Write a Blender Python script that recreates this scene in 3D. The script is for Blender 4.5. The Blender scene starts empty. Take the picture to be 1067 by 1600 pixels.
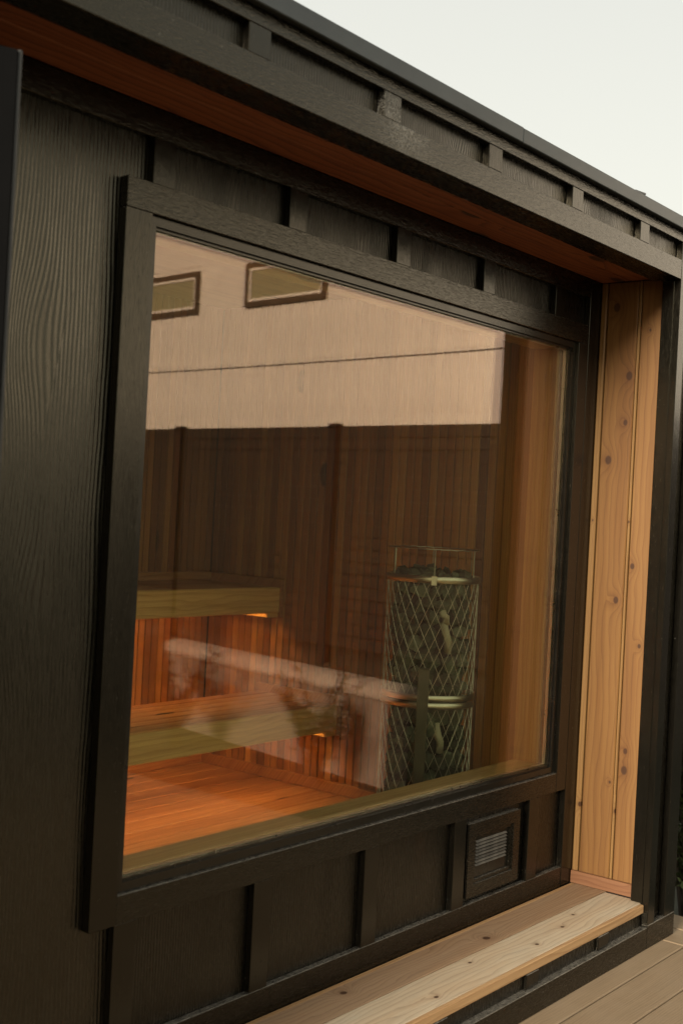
import bpy, bmesh, math, random
from mathutils import Vector, Matrix, noise
random.seed(7)
SC = bpy.context.scene
COL = SC.collection
R = math.radians

# ------------------------------------------------------------------ camera
cam = bpy.data.cameras.new('camera')
cam.sensor_fit = 'HORIZONTAL'; cam.sensor_width = 24.0
cam.lens = 24.0 * 1897.3 / 1067.0
cam.clip_start = 0.05; cam.clip_end = 1000
camo = bpy.data.objects.new('camera', cam); COL.objects.link(camo)
yaw, roll = 0.8973, 0.0524
fw = Vector((math.sin(yaw), math.cos(yaw), 0)); rt = Vector((math.cos(yaw), -math.sin(yaw), 0)); up = Vector((0, 0, 1))
r2 = math.cos(roll) * rt + math.sin(roll) * up; u2 = -math.sin(roll) * rt + math.cos(roll) * up
M = Matrix((r2, u2, -fw)).transposed().to_4x4(); M.translation = (-1.612, -1.801, 1.248)
camo.matrix_world = M
cam.dof.use_dof = True; cam.dof.focus_distance = 3.5; cam.dof.aperture_fstop = 5.0
SC.camera = camo

# ------------------------------------------------------------------ sky, sun, exposure
SUN_EL, SUN_AZ = 16.0, 261.0            # azimuth clockwise from +Y: low, from the left and a little in front
w = bpy.data.worlds.new('World'); SC.world = w; w.use_nodes = True
nt = w.node_tree; nt.nodes.clear()
wo = nt.nodes.new('ShaderNodeOutputWorld'); bg = nt.nodes.new('ShaderNodeBackground')
sky = nt.nodes.new('ShaderNodeTexSky'); sky.sky_type = 'NISHITA'; sky.sun_disc = False
sky.sun_elevation = R(SUN_EL); sky.sun_rotation = R(SUN_AZ); sky.air_density = 1.0; sky.dust_density = 4.0; sky.ozone_density = 1.0
mx = nt.nodes.new('ShaderNodeMix'); mx.data_type = 'RGBA'; mx.inputs['Factor'].default_value = 0.80
mx.inputs['B'].default_value = (6.75, 6.6, 5.75, 1)      # thin even cloud over the sky
tcw = nt.nodes.new('ShaderNodeTexCoord'); sxw = nt.nodes.new('ShaderNodeSeparateXYZ'); nt.links.new(tcw.outputs['Generated'], sxw.inputs[0])
cr = nt.nodes.new('ShaderNodeValToRGB'); cr.color_ramp.elements[0].position = 0.05; cr.color_ramp.elements[0].color = (7.75, 7.4, 6.1, 1)
cr.color_ramp.elements[1].position = 0.5; cr.color_ramp.elements[1].color = (6.0, 5.95, 5.35, 1)
nt.links.new(sxw.outputs[2], cr.inputs[0]); nt.links.new(cr.outputs['Color'], mx.inputs['B'])
nt.links.new(sky.outputs['Color'], mx.inputs['A']); nt.links.new(mx.outputs['Result'], bg.inputs['Color'])
bg.inputs['Strength'].default_value = 0.1
nt.links.new(bg.outputs['Background'], wo.inputs['Surface'])
sl = bpy.data.lights.new('sun', 'SUN'); sl.energy = 4.8; sl.angle = R(15); sl.color = (1.0, 0.89, 0.74)
so = bpy.data.objects.new('sun', sl); COL.objects.link(so)
sdir = Vector((math.sin(R(SUN_AZ)) * math.cos(R(SUN_EL)), math.cos(R(SUN_AZ)) * math.cos(R(SUN_EL)), math.sin(R(SUN_EL))))
so.rotation_euler = sdir.to_track_quat('Z', 'Y').to_euler(); so.location = sdir * 30
SC.view_settings.view_transform = 'Standard'; SC.view_settings.look = 'None'
SC.view_settings.exposure = 0.60; SC.view_settings.gamma = 1.0; SC.view_settings.use_curve_mapping = False
SC.render.engine = 'CYCLES'
SC.cycles.max_bounces = 8; SC.cycles.diffuse_bounces = 4; SC.cycles.glossy_bounces = 3
SC.cycles.transparent_max_bounces = 24; SC.cycles.use_denoising = True
SC.cycles.caustics_reflective = False; SC.cycles.caustics_refractive = False
SC.cycles.sample_clamp_indirect = 6.0

# ------------------------------------------------------------------ materials
class NT:
    def __init__(s, name):
        s.m = bpy.data.materials.new(name); s.m.use_nodes = True
        s.t = s.m.node_tree; s.t.nodes.clear()
        s.out = s.t.nodes.new('ShaderNodeOutputMaterial')
    def n(s, typ, **kw):
        nd = s.t.nodes.new(typ)
        for k, v in kw.items(): setattr(nd, k, v)
        return nd
    def L(s, a, b): s.t.links.new(a, b)
    def put(s, sock, v):
        if isinstance(v, bpy.types.NodeSocket): s.L(v, sock)
        else: sock.default_value = v
    def math(s, op, a, b=None, c=None, clamp=False):
        nd = s.n('ShaderNodeMath', operation=op); nd.use_clamp = clamp
        s.put(nd.inputs[0], a)
        if b is not None: s.put(nd.inputs[1], b)
        if c is not None: s.put(nd.inputs[2], c)
        return nd.outputs[0]
    def comb(s, x, y, z):
        nd = s.n('ShaderNodeCombineXYZ')
        for i, v in enumerate((x, y, z)): s.put(nd.inputs[i], v)
        return nd.outputs[0]
    def noise(s, vec, scale, detail=3.0, rough=0.55, dist=0.0, dim='3D'):
        nd = s.n('ShaderNodeTexNoise', noise_dimensions=dim)
        s.put(nd.inputs['Vector'], vec); nd.inputs['Scale'].default_value = scale
        nd.inputs['Detail'].default_value = detail; nd.inputs['Roughness'].default_value = rough; nd.inputs['Distortion'].default_value = dist
        return nd.outputs[0]
    def ramp(s, fac, stops):
        nd = s.n('ShaderNodeValToRGB'); e = nd.color_ramp.elements
        while len(e) < len(stops): e.new(0.5)
        for el, (p, c) in zip(e, stops): el.position = p; el.color = (*c, 1) if len(c) == 3 else c
        s.put(nd.inputs[0], fac); return nd.outputs[0]
    def mix(s, fac, a, b, blend='MIX'):
        nd = s.n('ShaderNodeMix', data_type='RGBA', blend_type=blend)
        s.put(nd.inputs['Factor'], fac)
        for k, v in (('A', a), ('B', b)):
            s.put(nd.inputs[k], (*v, 1) if isinstance(v, tuple) and len(v) == 3 else v)
        return nd.outputs['Result']
    def mapr(s, v, a, b, c, d):
        nd = s.n('ShaderNodeMapRange'); s.put(nd.inputs[0], v)
        for i, q in enumerate((a, b, c, d)): nd.inputs[i + 1].default_value = q
        return nd.outputs[0]
    def bump(s, h, strength, dist):
        nd = s.n('ShaderNodeBump'); s.put(nd.inputs['Height'], h)
        nd.inputs['Strength'].default_value = strength; nd.inputs['Distance'].default_value = dist
        return nd.outputs[0]
    def bsdf(s, col, rough, normal=None, metal=0.0, spec=0.5, tint=(1, 1, 1)):
        b = s.n('ShaderNodeBsdfPrincipled'); b.inputs['Specular Tint'].default_value = (*tint, 1)
        s.put(b.inputs['Base Color'], (*col, 1) if isinstance(col, tuple) else col)
        s.put(b.inputs['Roughness'], rough); s.put(b.inputs['Metallic'], metal); s.put(b.inputs['Specular IOR Level'], spec)
        if normal is not None: s.L(normal, b.inputs['Normal'])
        s.L(b.outputs[0], s.out.inputs['Surface']); return b

def field(s, axis, freq, warp, knots=None, wide=None, kscale=(7, 2.2), kthr=0.6, kamp=1.6, rnd=True):
    """grain field of a sawn board: contour lines run along `axis` and wrap round knots"""
    tc = s.n('ShaderNodeTexCoord'); sp = s.n('ShaderNodeSeparateXYZ'); s.L(tc.outputs['Object'], sp.inputs[0])
    i = 'XYZ'.index(axis); o = [k for k in range(3) if k != i]
    al = sp.outputs[i]; uu = s.math('MULTIPLY_ADD', sp.outputs[o[1]], 0.8, sp.outputs[o[0]])
    if rnd:
        oi = s.n('ShaderNodeObjectInfo'); rv = oi.outputs['Random']
    else: rv = 0.37
    off = s.math('MULTIPLY', rv, 37.0)
    v = s.comb(s.math('ADD', uu, off), s.math('MULTIPLY', al, 0.22), off)
    n1 = s.noise(v, 9.0, 2.0, 0.5)
    n2 = s.noise(v, 34.0, 3.0, 0.6)
    F = s.math('MULTIPLY', uu, freq)
    F = s.math('MULTIPLY_ADD', s.math('SUBTRACT', n1, 0.5), warp, F)
    F = s.math('MULTIPLY_ADD', s.math('SUBTRACT', n2, 0.5), warp * 0.16, F)
    K = 0.0
    if knots is None:
        vo = s.n('ShaderNodeTexVoronoi', voronoi_dimensions='2D', feature='F1')
        wv = s.comb(s.math('MULTIPLY_ADD', s.math('ADD', uu, off), kscale[0], 0), s.math('MULTIPLY_ADD', al, kscale[1], off), 0.0)
        s.L(wv, vo.inputs['Vector']); vo.inputs['Scale'].default_value = 1.0
        sc = s.n('ShaderNodeSeparateColor'); s.L(vo.outputs['Color'], sc.inputs[0])
        on = s.math('GREATER_THAN', sc.outputs[0], kthr)
        d = vo.outputs['Distance']
        K = s.math('MULTIPLY', s.math('EXPONENT', s.math('MULTIPLY', s.math('MULTIPLY', d, d), -75.0)), on)
        W = s.math('MULTIPLY', s.math('EXPONENT', s.math('MULTIPLY', s.math('MULTIPLY', d, d), -14.0)), on)
        F = s.math('MULTIPLY_ADD', W, kamp, F)
    else:
        for (ku, kv, kr) in knots:      # (across, along, radius) in metres on the board
            du = s.math('DIVIDE', s.math('SUBTRACT', sp.outputs[o[0] if wide is None else 'XYZ'.index(wide)], ku), kr); dv = s.math('DIVIDE', s.math('SUBTRACT', al, kv), kr * 1.35)
            d2 = s.math('ADD', s.math('MULTIPLY', du, du), s.math('MULTIPLY', dv, dv))
            K = s.math('ADD', s.math('EXPONENT', s.math('MULTIPLY', d2, -1.0)), K)
            F = s.math('MULTIPLY_ADD', s.math('EXPONENT', s.math('MULTIPLY', d2, -0.13)), kamp, F)
    return dict(F=F, K=K, al=al, uu=uu, v=v, rv=rv, off=off, n1=n1)

STEP_KNOTS = [(0.0, 0.78, 0.006), (0.03, 0.90, 0.005), (-0.02, 0.60, 0.006), (0.035, 0.35, 0.005), (-0.03, 0.1, 0.006)]
def cedar(name, axis, tones, late=(0.6, 0.5, 0.42), freq=95.0, warp=7.0, rough=0.55, knot=(0.045, 0.0165, 0.0045), bump=0.25, knots=None, weather=0.0, wcol=(0.30, 0.25, 0.18), kthr=0.6, spec=0.4, kamp=1.6, grain=0.6):
    s = NT(name)
    g = field(s, axis, freq, warp, knots=knots, kthr=kthr, kamp=kamp, wide='Y' if knots else None)
    ring = s.math('POWER', s.math('FRACT', g['F']), 3.0)
    base = s.ramp(s.math('FRACT', s.math('MULTIPLY', g['rv'], 7.31)), [(i / max(1, len(tones) - 1), t) for i, t in enumerate(tones)] if len(tones) > 1 else [(0.0, tones[0]), (1.0, tones[0])])
    big = s.noise(g['v'], 5.0, 2.0)
    base = s.mix(s.mapr(big, 0.3, 0.7, 0.0, 0.35), base, s.mix(1.0, base, (0.72, 0.60, 0.50), 'MULTIPLY'))
    stk = s.noise(s.comb(s.math('MULTIPLY', g['uu'], 46.0), s.math('MULTIPLY', g['al'], 1.1), g['off']), 1.0, 3.0, 0.6)
    base = s.mix(s.mapr(stk, 0.42, 0.66, 0.0, 0.62), base, s.mix(1.0, base, (0.70, 0.60, 0.50), 'MULTIPLY'))
    fib = s.noise(s.comb(s.math('MULTIPLY', g['uu'], 420.0), s.math('MULTIPLY', g['al'], 9.0), g['off']), 1.0, 3.0)
    c = s.mix(s.math('MULTIPLY', ring, grain), base, s.mix(1.0, base, late, 'MULTIPLY'))
    c = s.mix(s.mapr(fib, 0.35, 0.75, 0.0, 0.28), c, s.mix(1.0, c, (0.62, 0.52, 0.45), 'MULTIPLY'))
    if weather:
        wn = s.noise(g['v'], 14.0, 4.0, 0.6)
        c = s.mix(s.mapr(wn, 0.25, 0.7, weather * 0.35, weather), c, s.mix(1.0, s.mix(s.math('MULTIPLY', ring, 0.6), wcol, tuple(x * 0.55 for x in wcol)), s.ramp(fib, [(0.2, (0.75, 0.75, 0.75)), (0.8, (1.15, 1.12, 1.08))]), 'MULTIPLY'))
    c = s.mix(s.math('MULTIPLY', s.math('POWER', g['K'], 0.22), 0.42, clamp=True), c, s.mix(1.0, c, (0.55, 0.40, 0.30), 'MULTIPLY'))
    c = s.mix(s.mapr(g['K'], 0.35, 0.6, 0.0, 0.95), c, knot)
    h = s.math('ADD', s.math('MULTIPLY', ring, 0.6), s.math('MULTIPLY', fib, 0.6))
    s.bsdf(c, s.mapr(fib, 0.2, 0.8, rough - 0.07, rough + 0.1), s.bump(h, bump, 0.0012) if bump else None, spec=spec)
    return s.m

def painted(name, axis, freq, warp, depth, col=(0.0032, 0.0028, 0.0021), rough=0.42, dust=True, kthr=0.45, fine=0.3, kscale=(6.0, 2.4), spec=0.5):
    """black paint over wood-grain embossed board"""
    s = NT(name)
    g = field(s, axis, freq, warp, kscale=kscale, kthr=kthr, kamp=3.4)
    rid = s.math('SINE', s.math('MULTIPLY', g['F'], 6.2832))
    rid = s.mapr(rid, -1, 1, 0, 1)
    amp = s.mapr(s.noise(g['v'], 6.0, 2.0), 0.3, 0.65, 0.25, 1.0)
    fib = s.noise(s.comb(s.math('MULTIPLY', g['uu'], 260.0), s.math('MULTIPLY', g['al'], 22.0), g['off']), 1.0, 3.0, 0.6)
    h = s.math('ADD', s.math('MULTIPLY', rid, amp), s.math('MULTIPLY', fib, fine))
    tc = s.n('ShaderNodeTexCoord')
    speck = s.noise(tc.outputs['Object'], 95.0, 3.0, 0.7)
    cl = s.noise(tc.outputs['Object'], 3.2, 4.0, 0.65)
    c = s.mix(s.mapr(cl, 0.4, 0.75, 0.0, 0.6), col, tuple(x * 1.7 for x in col))
    c = s.mix(s.math('GREATER_THAN', s.math('MULTIPLY', speck, s.mapr(cl, 0.3, 0.7, 0.9, 1.08)), 0.765), c, (0.16, 0.15, 0.13))
    if dust:
        ge = s.n('ShaderNodeNewGeometry'); sp = s.n('ShaderNodeSeparateXYZ'); s.L(ge.outputs['True Normal'], sp.inputs[0])
        dn = s.noise(tc.outputs['Object'], 26.0, 4.0, 0.7)
        c = s.mix(s.math('MULTIPLY', s.math('GREATER_THAN', sp.outputs[2], 0.6), s.mapr(dn, 0.38, 0.6, 0.05, 0.9)), c, (0.27, 0.25, 0.21))
    s.bsdf(c, s.mapr(fib, 0.2, 0.8, rough - 0.06, rough + 0.12), s.bump(h, 1.0, depth), spec=spec, tint=(1.0, 0.90, 0.66))
    return s.m

def plain(name, col, rough=0.5, metal=0.0, spec=0.5, var=0.25, nscale=14.0, bump=0.0, bdist=0.002, stretch=(1, 1, 1), tint=(1, 1, 1)):
    s = NT(name); tc = s.n('ShaderNodeTexCoord')
    mp = s.n('ShaderNodeMapping'); s.L(tc.outputs['Object'], mp.inputs[0]); mp.inputs['Scale'].default_value = stretch
    n1 = s.noise(mp.outputs[0], nscale, 4.0, 0.6)
    oi = s.n('ShaderNodeObjectInfo')
    f = s.math('MULTIPLY_ADD', s.math('SUBTRACT', oi.outputs['Random'], 0.5), 0.3, n1)
    c = s.mix(s.mapr(f, 0.2, 0.8, 0, 1), tuple(x * (1 - var) for x in col), tuple(min(1, x * (1 + var)) for x in col))
    s.bsdf(c, s.mapr(n1, 0.2, 0.8, max(0.02, rough - 0.06), rough + 0.06), s.bump(n1, 1.0, bdist) if bump else None, metal, spec, tint)
    return s.m

def glass(name, refl, trans, k, add):
    s = NT(name)
    fr = s.n('ShaderNodeFresnel'); fr.inputs['IOR'].default_value = 1.5
    ge = s.n('ShaderNodeNewGeometry')
    # same reflectance from either side of the thin pane
    lw = s.n('ShaderNodeLayerWeight'); lw.inputs['Blend'].default_value = 0.5
    f5 = s.math('POWER', lw.outputs['Facing'], 5.0)
    fac = s.math('ADD', s.math('MULTIPLY', s.math('MULTIPLY_ADD', f5, 0.96, 0.04), k), s.math('ADD', s.mapr(lw.outputs['Facing'], 0.70, 0.86, 0.0, 0.46), add), clamp=True)
    gl = s.n('ShaderNodeBsdfGlossy'); gl.inputs['Roughness'].default_value = 0.0; gl.inputs['Color'].default_value = (*refl, 1)
    tr = s.n('ShaderNodeBsdfTransparent'); tr.inputs['Color'].default_value = (*trans, 1)
    mx = s.n('ShaderNodeMixShader'); s.L(fac, mx.inputs[0]); s.L(tr.outputs[0], mx.inputs[1]); s.L(gl.outputs[0], mx.inputs[2])
    s.L(mx.outputs[0], s.out.inputs['Surface']); return s.m

def emit(name, col, st):
    s = NT(name); e = s.n('ShaderNodeEmission'); e.inputs[0].default_value = (*col, 1); e.inputs[1].default_value = st
    s.L(e.outputs[0], s.out.inputs['Surface']); return s.m

CED = [(0.40, 0.190, 0.078), (0.52, 0.275, 0.125), (0.46, 0.225, 0.095)]
M_panel = painted('embossed_black_panel', 'Z', 108.0, 2.8, 0.0007, rough=0.24, kscale=(5.0, 2.0), kthr=0.45, spec=0.70)
M_panel_rough = painted('embossed_black_panel_small', 'Z', 130.0, 2.5, 0.0006, rough=0.24, spec=0.46, fine=0.3)
def roughsawn(name, axis, rough=0.22, spec=0.50, stain=None, dist=0.0011):
    """black paint on rough-sawn trim: short torn fibres along the board"""
    s = NT(name); tc = s.n('ShaderNodeTexCoord'); oi = s.n('ShaderNodeObjectInfo')
    mp = s.n('ShaderNodeMapping'); s.L(tc.outputs['Object'], mp.inputs[0])
    mp.inputs['Scale'].default_value = {'X': (45, 210, 210), 'Z': (210, 210, 45)}[axis]
    s.L(s.comb(s.math('MULTIPLY', oi.outputs['Random'], 90.0), 0.0, 0.0), mp.inputs['Location'])
    n1 = s.noise(mp.outputs[0], 1.0, 3.0, 0.6, 0.6)
    cl = s.noise(tc.outputs['Object'], 4.0, 4.0, 0.65)
    col = (0.0032, 0.0028, 0.0021)
    c = s.mix(s.mapr(cl, 0.4, 0.75, 0.0, 0.6), col, tuple(x * 1.8 for x in col))
    sk = s.noise(tc.outputs['Object'], 110.0, 2.0, 0.7)
    c = s.mix(s.math('GREATER_THAN', s.math('MULTIPLY', sk, s.mapr(cl, 0.3, 0.7, 0.9, 1.08)), 0.76), c, (0.12, 0.115, 0.10))
    ge = s.n('ShaderNodeNewGeometry'); sp = s.n('ShaderNodeSeparateXYZ'); s.L(ge.outputs['True Normal'], sp.inputs[0])
    if stain:      # dried splash on the board
        pp = s.n('ShaderNodeSeparateXYZ'); s.L(ge.outputs['Position'], pp.inputs[0])
        dx = s.math('DIVIDE', s.math('SUBTRACT', pp.outputs[0], stain[0]), 0.075); dz = s.math('DIVIDE', s.math('SUBTRACT', pp.outputs[2], stain[1]), 0.042)
        dd = s.math('EXPONENT', s.math('MULTIPLY', s.math('ADD', s.math('MULTIPLY', dx, dx), s.math('MULTIPLY', dz, dz)), -1.0))
        sn = s.noise(ge.outputs['Position'], 62.0, 4.0, 0.65, 1.2)
        c = s.mix(s.math('MULTIPLY', dd, s.mapr(s.math('ABSOLUTE', s.math('SUBTRACT', sn, 0.5)), 0.0, 0.05, 0.75, 0.05)), c, (0.26, 0.25, 0.22))
    c = s.mix(s.math('MULTIPLY', s.math('GREATER_THAN', sp.outputs[2], 0.6), s.mapr(s.noise(tc.outputs['Object'], 75.0, 4.0, 0.7), 0.35, 0.65, 0.15, 0.6)), c, (0.20, 0.185, 0.155))
    s.bsdf(c, s.mapr(n1, 0.2, 0.8, rough - 0.06, rough + 0.14), s.bump(n1, 0.7, dist), spec=spec, tint=(1.0, 0.90, 0.66))
    return s.m
M_tv = roughsawn('black_trim_upright', 'Z', rough=0.17, dist=0.0006, spec=0.46)
M_th = roughsawn('black_trim_level', 'X')
M_ths = roughsawn('black_trim_level_splashed', 'X', stain=(0.44, 2.055)); M_tvs = roughsawn('black_trim_upright_splashed', 'Z', stain=(0.40, 2.075))
M_frame = plain('black_window_frame', (0.006, 0.0055, 0.0045), 0.25, var=0.3, tint=(1.0, 0.9, 0.7))
M_metal = plain('dark_roof_flashing', (0.040, 0.046, 0.046), 0.42, metal=0.35, var=0.35, nscale=5.0)
M_core = plain('dark_sheathing', (0.012, 0.011, 0.010), 0.8, var=0.3)
M_gap = plain('dark_backing', (0.010, 0.007, 0.005), 0.9, var=0.3)
M_soffit = cedar('cedar_soffit', 'X', [(0.25, 0.086, 0.033), (0.33, 0.112, 0.044)], freq=42, warp=4, kthr=0.1, grain=0.95, late=(0.42, 0.34, 0.28))
M_step_a = cedar('weathered_cedar_brown', 'X', [(0.36, 0.22, 0.115)], freq=75, warp=8, weather=0.55, rough=0.7, bump=0.5, wcol=(0.30, 0.225, 0.15), kthr=0.9, kamp=4.5, knots=[(-0.018, 0.53, 0.011), (0.02, -0.05, 0.009)])
M_step_b = cedar('weathered_cedar_grey', 'X', [(0.52, 0.37, 0.22)], freq=60, warp=5, weather=1.0, rough=0.75, bump=0.5, wcol=(0.50, 0.42, 0.305), kthr=0.86, kamp=0.8, knots=STEP_KNOTS)
M_step_e = cedar('fresh_cedar_edge', 'X', [(0.47, 0.30, 0.145)], freq=60, warp=3, rough=0.7, kthr=0.95)
M_cy = cedar('cedar_base_board', 'Y', [(0.21, 0.10, 0.047)], freq=90, kthr=0.9)
SLAT = [(0.31, 0.130, 0.040), (0.55, 0.290, 0.098), (0.37, 0.155, 0.046), (0.20, 0.088, 0.034), (0.50, 0.230, 0.074), (0.33, 0.150, 0.048), (0.66, 0.380, 0.135)]
M_slat = cedar('sauna_wall_cedar', 'Z', SLAT, freq=150, warp=4, rough=0.5, bump=0, kthr=0.93)
M_bx = cedar('sauna_bench_cedar', 'X', [(0.82, 0.56, 0.22), (0.84, 0.60, 0.26)], late=(0.72, 0.62, 0.52), freq=60, warp=5, kthr=1.5, rough=0.5)
M_bxd = cedar('sauna_bench_slat_cedar', 'X', [(0.44, 0.22, 0.10), (0.52, 0.29, 0.13)], freq=70, warp=4, kthr=0.9)
M_floor = cedar('sauna_floor_cedar', 'X', [(0.50, 0.265, 0.12), (0.56, 0.315, 0.15), (0.47, 0.235, 0.10)], freq=45, warp=5, kthr=0.78, rough=0.42)
M_sill = cedar('window_lining_cedar_level', 'X', [(0.50, 0.36, 0.18)], freq=60, warp=5, kthr=0.7, rough=0.5, late=(0.75, 0.66, 0.55))
M_lin = cedar('window_lining_cedar_upright', 'Z', [(0.46, 0.28, 0.12)], freq=60, warp=5, kthr=0.7, rough=0.5)
M_glassA = glass('tinted_outer_pane', (1.0, 0.79, 0.73), (0.990, 0.988, 0.915), 1.10, 0.0)
M_glassB = glass('tinted_inner_pane', (1.0, 0.78, 0.71), (0.992, 0.990, 0.925), 1.05, 0.0)
M_glassD = glass('dark_door_glass', (0.9, 0.9, 0.9), (0.25, 0.22, 0.18), 1.0, 0.0)
M_alu = plain('brushed_aluminium', (0.62, 0.62, 0.56), 0.30, metal=1.0, var=0.12)
M_steel = plain('satin_steel', (0.56, 0.56, 0.50), 0.33, metal=1.0, var=0.12)
M_wire = plain('steel_wire', (0.46, 0.45, 0.39), 0.35, metal=1.0, var=0.12)
M_post = plain('dull_steel_post', (0.075, 0.075, 0.055), 0.55, metal=0.5, var=0.25)
M_ceramic = plain('pale_heating_tube', (0.40, 0.39, 0.29), 0.5, var=0.2)
M_led = emit('warm_light_strip', (1.0, 0.51, 0.19), 22.0)
M_white = plain('pale_siding_paint', (0.82, 0.775, 0.72), 0.6, var=0.05, nscale=2.0)
M_hfr = plain('brown_window_frame', (0.075, 0.055, 0.030), 0.5)
M_hroof = plain('grey_roof_shingle', (0.10, 0.095, 0.09), 0.85, bump=1)
M_fence = plain('brown_fence_board', (0.015, 0.0105, 0.0055), 0.7, var=0.35, nscale=6.0, stretch=(0.3, 1, 4), bump=1, bdist=0.001)
M_fpost = plain('dark_fence_post', (0.007, 0.004, 0.003), 0.8)
M_wall = plain('pale_render', (0.25, 0.21, 0.18), 0.85, var=0.12, nscale=9.0, bump=1)
M_cope = plain('pale_coping', (0.50, 0.43, 0.37), 0.85, var=0.12, nscale=9.0, bump=1)
M_cable = plain('black_cable', (0.02, 0.02, 0.02), 0.5)
M_deck = None
def deckmat():
    s = NT('composite_decking'); g = field(s, 'X', 130.0, 5.0, kthr=0.97)
    st = s.noise(s.comb(s.math('MULTIPLY', g['uu'], 330.0), s.math('MULTIPLY', g['al'], 5.0), g['off']), 1.0, 4.0, 0.6)
    ring = s.math('POWER', s.math('FRACT', g['F']), 2.0)
    tc = s.n('ShaderNodeTexCoord'); cl = s.noise(tc.outputs['Object'], 5.0, 4.0, 0.6)
    c = s.ramp(s.math('ADD', s.math('MULTIPLY', st, 0.7), s.math('MULTIPLY', ring, 0.25)), [(0.2, (0.185, 0.130, 0.076)), (0.7, (0.300, 0.215, 0.130))])
    c = s.mix(s.mapr(cl, 0.35, 0.7, 0, 0.4), c, (0.285, 0.215, 0.142))
    s.bsdf(c, 0.66, s.bump(s.math('ADD', st, s.math('MULTIPLY', ring, 0.5)), 0.6, 0.0009), spec=0.3); return s.m
M_deck = deckmat()
def stonemat():
    s = NT('heater_stone'); tc = s.n('ShaderNodeTexCoord'); oi = s.n('ShaderNodeObjectInfo')
    n1 = s.noise(tc.outputs['Object'], 70.0, 5.0, 0.7)
    f = s.math('MULTIPLY_ADD', s.math('SUBTRACT', oi.outputs['Random'], 0.5), 0.35, n1)
    c = s.ramp(f, [(0.25, (0.012, 0.018, 0.012)), (0.52, (0.055, 0.078, 0.050)), (0.80, (0.22, 0.27, 0.19))])
    s.bsdf(c, 0.7, s.bump(n1, 0.8, 0.004)); return s.m
M_stone = stonemat()
def leafmat(name, a, b):
    s = NT(name); tc = s.n('ShaderNodeTexCoord'); n1 = s.noise(tc.outputs['Object'], 12.0, 3.0)
    c = s.mix(s.mapr(n1, 0.3, 0.7, 0, 1), a, b); bb = s.bsdf(c, 0.6, spec=0.3); return s.m
M_leaf = leafmat('evergreen_leaf', (0.030, 0.048, 0.014), (0.085, 0.105, 0.030))
M_dry = leafmat('dry_brown_frond', (0.028, 0.018, 0.010), (0.055, 0.040, 0.020))
M_bark = plain('shrub_bark', (0.07, 0.05, 0.035), 0.85, bump=1)
def grassmat():
    s = NT('lawn_ground'); tc = s.n('ShaderNodeTexCoord')
    n1 = s.noise(tc.outputs['Object'], 0.8, 5.0); n2 = s.noise(tc.outputs['Object'], 40.0, 4.0, 0.7)
    c = s.mix(s.mapr(n1, 0.35, 0.65, 0, 1), (0.030, 0.032, 0.014), (0.055, 0.046, 0.026))
    c = s.mix(s.mapr(n2, 0.3, 0.7, 0, 0.5), c, (0.035, 0.036, 0.018))
    s.bsdf(c, 0.9, s.bump(n2, 1.0, 0.03)); return s.m
M_grass = grassmat()

# ------------------------------------------------------------------ builders
WP = {}           # object -> position in its root's frame
MC = {}
def link(o, parent, p):
    COL.objects.link(o); WP[o] = Vector(p)
    if parent is not None:
        o.parent = parent; o.location = WP[o] - WP[parent]
    else: o.location = p
    return o
def tag(o, label=None, cat=None, group=None, kind=None):
    if label: o['label'] = label
    if cat: o['category'] = cat
    if group: o['group'] = group
    if kind: o['kind'] = kind
    return o
def root(name, loc, label, cat, group=None, rz=0.0, frame=False):
    o = bpy.data.objects.new(name, None); COL.objects.link(o); o.location = loc; o.rotation_euler.z = rz
    o.empty_display_size = 0.2
    WP[o] = Vector((0, 0, 0)) if frame else Vector(loc)
    return tag(o, label, cat, group)
def boxmesh(dx, dy, dz, bev, mat, wav=0.0):
    k = (round(dx, 4), round(dy, 4), round(dz, 4), bev, mat.name)
    if k in MC and not wav: return MC[k]
    bm = bmesh.new(); bmesh.ops.create_cube(bm, size=1.0)
    bmesh.ops.scale(bm, vec=(dx, dy, dz), verts=bm.verts)
    if bev: bmesh.ops.bevel(bm, geom=list(bm.edges), offset=min(bev, 0.45 * min(dx, dy, dz)), segments=1, profile=0.6, affect='EDGES')
    me = bpy.data.meshes.new('box'); bm.to_mesh(me); bm.free(); me.materials.append(mat)
    MC[k] = me; return me
def box(name, parent, mat, x0, x1, y0, y1, z0, z1, bev=0.0):
    me = boxmesh(x1 - x0, y1 - y0, z1 - z0, bev, mat)
    o = bpy.data.objects.new(name, me)
    return link(o, parent, ((x0 + x1) / 2, (y0 + y1) / 2, (z0 + z1) / 2))
def meshobj(name, parent, mat, verts, faces, p=(0, 0, 0), smooth=False):
    """verts in root-frame coordinates, stored relative to p"""
    p = Vector(p); me = bpy.data.meshes.new(name)
    me.from_pydata([tuple(Vector(v) - p) for v in verts], [], faces); me.materials.append(mat)
    if smooth:
        for f in me.polygons: f.use_smooth = True
    me.update(); o = bpy.data.objects.new(name, me); return link(o, parent, p)
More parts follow.
